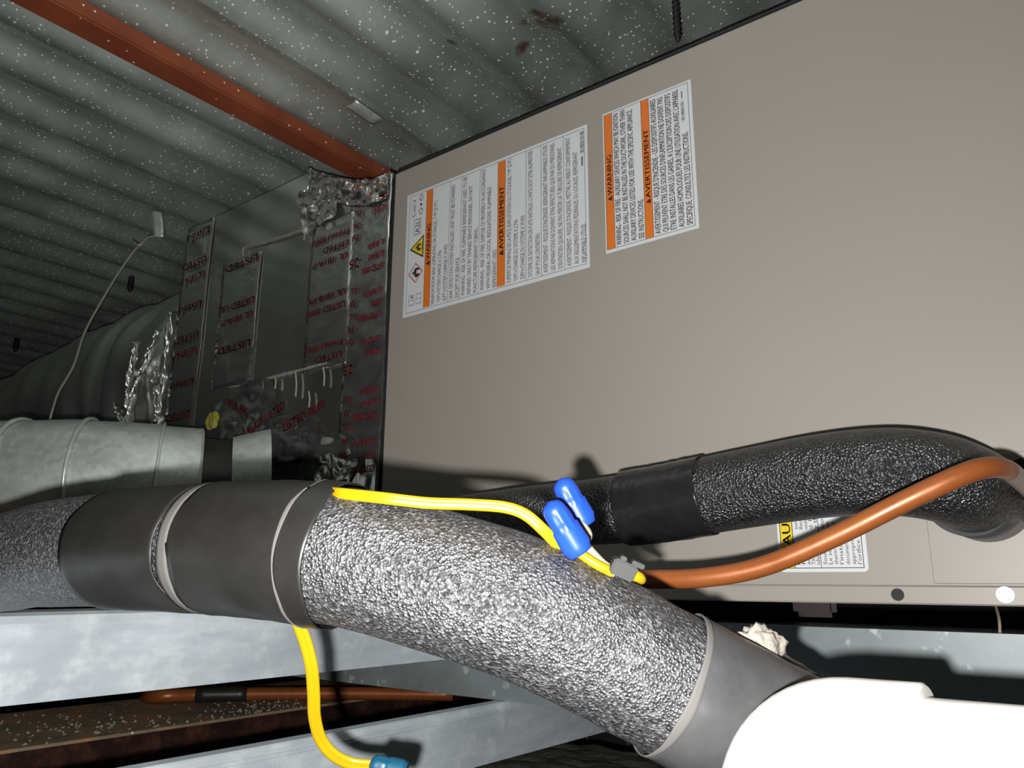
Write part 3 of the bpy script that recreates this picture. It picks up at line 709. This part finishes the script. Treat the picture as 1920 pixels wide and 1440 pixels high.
# ------------------------------------------------------------------ front insulated pipe
def chain(L): return [atD(x, y, d) for x, y, d in L]
fp = thing('insulated_pipe', 'thick grey foam insulated pipe crossing the foreground with black tape wraps', 'pipe', atD(600, 1150, .31))
RF = .026
FPATH = catmull(chain([(-190, 1120, .50), (-90, 1084, .465), (0, 1056, .430), (117, 1035, .392), (340, 1026, .345), (560, 1032, .312), (720, 1058, .300), (958, 1131, .293), (1120, 1205, .295), (1250, 1276, .296), (1450, 1382, .296), (1640, 1482, .300), (1850, 1590, .305)]), 20)
FF = frames(FPATH, Vector((0, 0, 1))); nF = len(FPATH)
PXF = [px(p) for p in FPATH]
def fidx(x):
    for i in range(nF-1):
        if PXF[i] <= x < PXF[i+1]: return i+(x-PXF[i])/(PXF[i+1]-PXF[i])
    return 0. if x < PXF[0] else float(nF-1)
def ftube(name, xa, xb, r, m, ragged=0, seed=0, parent=fp, seg=64, sub=3, cap=False):
    """sleeve on the pipe between two positions, edges can be ragged"""
    i0, i1 = fidx(xa), fidx(xb); L = i1-i0; n = max(3, int(L*sub/2)); vs = []; fs = []
    for j in range(n+1):
        for k in range(seg):
            a = 2*math.pi*k/seg
            e0 = i0+ragged*noise.noise(Vector((math.cos(a)*1.5, math.sin(a)*1.5, seed)))
            e1 = i1+ragged*noise.noise(Vector((math.cos(a)*1.5, math.sin(a)*1.5, seed+5)))
            t = e0+(e1-e0)*j/n; t = max(0, min(nF-1.001, t)); i = int(t); f = t-i
            p = FPATH[i].lerp(FPATH[i+1], f); n1 = FF[i][1].lerp(FF[i+1][1], f).normalized(); n2 = FF[i][2].lerp(FF[i+1][2], f).normalized()
            rr_ = r+ (.0004*noise.noise(Vector((t*.25, math.cos(a)*2, math.sin(a)*2+seed))) if ragged else .0006*noise.noise(Vector((t*.12, math.cos(a)*1.3, math.sin(a)*1.3))))
            vs.append(p+(n1*math.cos(a)+n2*math.sin(a))*rr_)
    for j in range(n):
        for k in range(seg): fs.append((j*seg+k, j*seg+(k+1) % seg, (j+1)*seg+(k+1) % seg, (j+1)*seg+k))
    o = mesh_pts(name, vs, fs, m, parent, True)
    if ragged:
        md = o.modifiers.new('thickness', 'SOLIDIFY'); md.thickness = .0005; md.offset = 1
    return o
ftube('foam_sleeve', -190, 1850, RF, 'foam', seg=72, sub=4)
tA = ftube('tape_wrap', 222, 396, RF+.0008, 'btape', 1.2, 1); tA['label'] = 'scuffed black tape wrap'
tB = ftube('tape_wrap', 416, 604, RF+.0010, 'btape', .8, 2)
tC = ftube('tape_wrap', 600, 642, RF+.0016, 'btape', 1.0, 3)
ftube('foam_rim', 397, 415, RF+.0009, 'rim', .3, 4)
ftube('tape_edge', 600, 604, RF+.0022, 'rim', 1.0, 3)
tD = ftube('tape_wrap', 1262, 1640, RF+.0010, 'btape_grey', .8, 6); tD['label'] = 'dusty grey-black tape at the lower end'
ftube('foam_rim', 1253, 1266, RF+.0012, 'rim', .8, 6)
# torn pale facing sticking up from the taped end
def blob(name, c, rad, m, parent, seed, amp, sc):
    bm = bmesh.new(); bmesh.ops.create_icosphere(bm, subdivisions=4, radius=1)
    o = origin(parent)
    for v in bm.verts:
        d = v.co.copy(); k = 1+amp*noise.noise(d*sc+Vector((seed, 0, 0)))+amp*.5*noise.noise(d*sc*2.7+Vector((0, seed, 0)))
        q = Rv*d.x*rad[0]*k+Uv*d.y*rad[1]*k+Fv*d.z*rad[2]*k; v.co = c+q-o
    me = bpy.data.meshes.new(name); bm.to_mesh(me); bm.free(); return link(name, me, m, parent, True)
bl = blob('torn_facing', atD(1424, 1215, .312), (.0085, .0085, .006), 'torn', fp, 4, .55, 1.5); bl['label'] = 'torn pale paper facing'
grid('torn_facing', lambda u, v: atD(1372+118*u+8*noise.noise(Vector((u*4, v*3, 2))), 1190+70*u-6+(26+10*noise.noise(Vector((u*9, 3, 3))))*v, .303-.012*math.sin(math.pi*v*.5)*0-.004*v), 20, 6, 'torn', fp, .0008)
grid('tape_flap', lambda u, v: atD(1440+95*u, 1205+62*u+(v*1.0)*(38*(1-u))+4*noise.noise(Vector((u*5, v*4, 7))), .318-.006*v), 14, 8, 'btape_grey', fp, .0006)

# ------------------------------------------------------------------ rear insulated pipe
bp = thing('insulated_pipe', 'black glossy foam insulated pipe bending into the cabinet at right', 'pipe', atD(1400, 1000, .53))
BPATH = catmull([Vector((-1.25, .40, .006)), Vector((-.95, .45, .007)), Vector((-.70, .485, .016))] + chain([(820, 990, .66), (920, 975, .628), (1000, 968, .605), (1130, 958, .58), (1240, 944, .556), (1400, 915, .523), (1540, 892, .492), (1660, 884, .468)]) + [atD(1750, 893, .462), atD(1808, 912, .466), atD(1838, 926, .482), atD(1845, 932, .50)], 14)
RB = .0258
BF = frames(BPATH, Vector((0, 0, 1)))
BX = [px(p) for p in BPATH]
def bidx(x): return min(range(3*14, len(BPATH)), key=lambda i: abs(BX[i]-x))
tube('foam_sleeve', BPATH, lambda t: RB*(.86+.14*min(1, max(0, (t-.30)*4.2))), 'foam_black', bp, 64, True, frm=BF)
i0, i1 = bidx(1180), bidx(1325)
def btube(name, i0, i1, r, m, seed):
    vs = []; fs = []; SG = 64; n = (i1-i0)*3
    for j in range(n+1):
        for k in range(SG):
            a = 2*math.pi*k/SG; t = i0+(i1-i0)*j/n+ .35*noise.noise(Vector((math.cos(a)*1.4, math.sin(a)*1.4, seed+(0 if j < n/2 else 9))))
            t = max(0, min(len(BPATH)-1.001, t)); i = int(t); f = t-i; p = BPATH[i].lerp(BPATH[i+1], f)
            rr_ = r+.0007*abs(noise.noise(Vector((t*.5, math.cos(a)*5, math.sin(a)*5))))
            vs.append(p+(BF[i][1]*math.cos(a)+BF[i][2]*math.sin(a))*rr_)
    for j in range(n):
        for k in range(SG): fs.append((j*SG+k, j*SG+(k+1) % SG, (j+1)*SG+(k+1) % SG, (j+1)*SG+k))
    o = mesh_pts(name, vs, fs, m, bp, True); md = o.modifiers.new('thickness', 'SOLIDIFY'); md.thickness = .0005; md.offset = 1; return o
btube('tape_wrap', i0, i1, RB+.0006, 'btape_gloss', 2)['label'] = 'shiny black tape wrap'
# end sleeve against the cabinet; its paler grey paints glare on the insulation end
es = tube('end_sleeve', [atD(1812, 922, .470), atD(1832, 928, .482), atD(1846, 934, .496)], lambda t: .0262+.001*t, 'btape_grey', bp, 48, True)

# ------------------------------------------------------------------ copper liquid line
cp = thing('copper_pipe', 'bright copper tube sweeping in front of the black insulated pipe', 'pipe', atD(1550, 1030, .39))
CPP = catmull([Vector((-1.2, .33, .001)), Vector((-.85, .39, .001)), Vector((-.56, .435, .002))] + chain([(1020, 1075, .46), (1130, 1083, .44), (1220, 1086, .425), (1320, 1083, .41), (1430, 1062, .398), (1560, 1008, .385), (1700, 938, .372), (1800, 892, .366), (1850, 877, .368), (1885, 880, .380), (1910, 898, .405), (1930, 918, .435), (1940, 930, .462)]), 12)
CPF = frames(CPP, Vector((0, 0, 1))); kc = 12*12+2
tube('tubing', CPP[:kc+1], .0050, 'copper', cp, 28, frm=CPF[:kc+1])
tube('brazed_end', CPP[kc:], .0050, 'copper_grey', cp, 28, frm=CPF[kc:])
tube('fitting', [atD(1890, 903, .49), atD(1904, 918, .482), atD(1908, 924, .46)], .0075, 'bright_steel', cp, 16)

# ------------------------------------------------------------------ yellow control wire, wire nuts
yw = thing('control_wire', 'yellow twin control wire running along the grey pipe with blue wire nuts', 'wire', atD(900, 960, .29))
def sec8(a): return (math.cos(a)*1.0*(.78+.22*abs(math.cos(a))), math.sin(a)*.55*(.62+.38*abs(math.cos(a))+.12*abs(math.sin(2*a))))
ref = Fv
Y1 = catmull(chain([(618, 923, .300), (645, 926, .293), (720, 934, .288), (800, 943, .288), (880, 946, .288), (945, 951, .288), (985, 965, .288), (1020, 995, .288), (1050, 1026, .290), (1075, 1046, .292)]), 10)
tube('cord', Y1, .0022, 'yellow', yw, 20, True, ref, sec8)
Y2 = catmull(chain([(548, 1120, .300), (560, 1168, .303), (573, 1205, .305), (584, 1250, .307), (588, 1300, .310), (590, 1345, .313), (601, 1385, .316), (625, 1415, .318), (660, 1432, .32), (705, 1437, .32)]), 10)
tube('cord', Y2, .0026, 'yellow', yw, 20, True, ref, sec8)
tube('conductor', catmull(chain([(1078, 1030, .290), (1100, 1046, .288), (1122, 1060, .287), (1150, 1074, .287)]), 8), .0019, 'yellow', yw, 12)
tube('conductor', catmull(chain([(1095, 1020, .293), (1112, 1040, .291), (1132, 1060, .289), (1155, 1074, .288)]), 8), .0019, 'cream', yw, 12)
tube('conductor', catmull(chain([(1080, 975, .302), (1096, 990, .300), (1103, 1003, .298), (1098, 1018, .297)]), 8), .0016, 'cream', yw, 12)
tube('conductor_tip', catmull(chain([(1180, 1076, .289), (1197, 1082, .290), (1204, 1088, .292)]), 8), lambda t: .0022*(1-.25*t*t), 'yellow', yw, 14)
def nut(name, a, b, m, rad, lab):
    n_ = 26; P = [a.lerp(b, k/(n_-1)) for k in range(n_)]
    def r(t):
        base = rad*(.80+.20*t)
        if t < .18: base *= math.sqrt(max(.02, 1-((.18-t)/.18)**2))*.98+.02
        if .42 < t < .5: base *= .96
        if t > .9: base *= 1.0-.10*(t-.9)/.1
        return base
    vs, fs = [], []; T = (b-a).normalized(); n1 = T.cross(Fv).normalized(); n2 = T.cross(n1)
    SG = 36
    for i, p in enumerate(P):
        t = i/(n_-1)
        for k in range(SG):
            an = 2*math.pi*k/SG; fl_ = 1+(.045*math.cos(9*an) if .2 < t < .55 else 0)
            wing = 1+.10*max(0, math.cos(2*an))*(1 if .5 < t < .92 else 0)
            vs.append(p+(n1*math.cos(an)+n2*math.sin(an))*r(t)*fl_*wing)
    for i in range(n_-1):
        for k in range(SG): fs.append((i*SG+k, i*SG+(k+1) % SG, (i+1)*SG+(k+1) % SG, (i+1)*SG+k))
    fs += [tuple(range(SG-1, -1, -1)), tuple(range((n_-1)*SG, n_*SG))]
    o = mesh_pts(name, vs, fs, m, yw, True); o['label'] = lab; return o
nut('wire_nut', atD(1029, 941, .284), atD(1088, 1036, .284), 'blue', .0052, 'blue wire nut in front')
nut('wire_nut', atD(1050, 898, .305), atD(1096, 984, .305), 'blue', .0052, 'blue wire nut behind the first')
nut('wire_nut', atD(693, 1432, .318), atD(760, 1452, .316), 'teal', .0050, 'teal wire nut at the bottom of the wire')
ck = atD(1168, 1066, .286)
def obox(name, c, ax, ay, az, h, m, parent, bev):
    bm = bmesh.new(); bmesh.ops.create_cube(bm, size=2); off = origin(parent)
    for v in bm.verts: v.co = Vector((v.co.x*h[0], v.co.y*h[1], v.co.z*h[2]))
    bmesh.ops.bevel(bm, geom=bm.edges[:], offset=bev, segments=2, affect='EDGES')
    for v in bm.verts: q = v.co.copy(); v.co = c+ax*q.x+ay*q.y+az*q.z-off
    me = bpy.data.meshes.new(name); bm.to_mesh(me); bm.free(); return link(name, me, m, parent)
ang = math.radians(-24); ax = Rv*math.cos(ang)+Uv*math.sin(ang); ay = -Rv*math.sin(ang)+Uv*math.cos(ang)
kb = obox('cable_clip', ck, ax, ay, Fv, (.0046, .0030, .0030), 'charcoal', yw, .0006)
obox('clip_tab', ck+ax*.0042+ay*.0036, ax, ay, Fv, (.0024, .0009, .0018), 'charcoal', kb, .0003)
obox('clip_tab', ck-ax*.0015+ay*.0034, ax, ay, Fv, (.0012, .0010, .0018), 'charcoal', kb, .0003)

# ------------------------------------------------------------------ white pvc drain elbow in the near corner
pv = thing('pvc_elbow', 'white plastic drain elbow and pipe, nearest thing at lower right', 'pipe', atD(1464, 1600, .25))
A = atD(1600, 1402, .238); X1 = Vector((1, 0, 0)); Zd = Vector((0, 0, -1))
RC = .0227
cen = A - X1*0 + Zd*RC
arc = [cen + Vector((-math.sin(t), 0, math.cos(t)))*RC for t in [math.pi/2*k/14 for k in range(15)]]
B = arc[-1]
tube('elbow', [A+X1*.0215, A+X1*.0206, A+X1*.012, A+X1*.003]+arc+[B+Zd*.003, B+Zd*.012, B+Zd*.020], lambda t: .0191 if t == 0 else .0200, 'pvc', pv, 56, True, Vector((0, 1, 0)))
tube('pipe', [A+X1*.01, A+X1*.05, A+X1*.12, A+X1*.14], .0160, 'pvc', pv, 48)
tube('pipe', [B+Zd*.015, B+Zd*.12, B+Zd*.5], .0160, 'pvc', pv, 48)

# ------------------------------------------------------------------ odds and ends in the dark gap under the cabinet
lw2 = tag(tube('loose_wire', catmull([onY(1866, 1133, .60), onY(1871, 1150, .585), onY(1874, 1166, .575), onY(1875, 1186, .57)], 8), .0009, 'cream', None, 8), 'thin pale wire end hanging in the gap at far right', 'wire')
bkx = onY(1505, 1140, .62)
bk = tag(box('metal_bracket', (bkx.x-.022, .66, bkx.z-.008), (bkx.x+.012, .67, bkx.z+.02), 'dim_brown', None, .004, 2), 'small dim brown metal bracket glimpsed in the gap under the cabinet', 'bracket')

flush_texts()
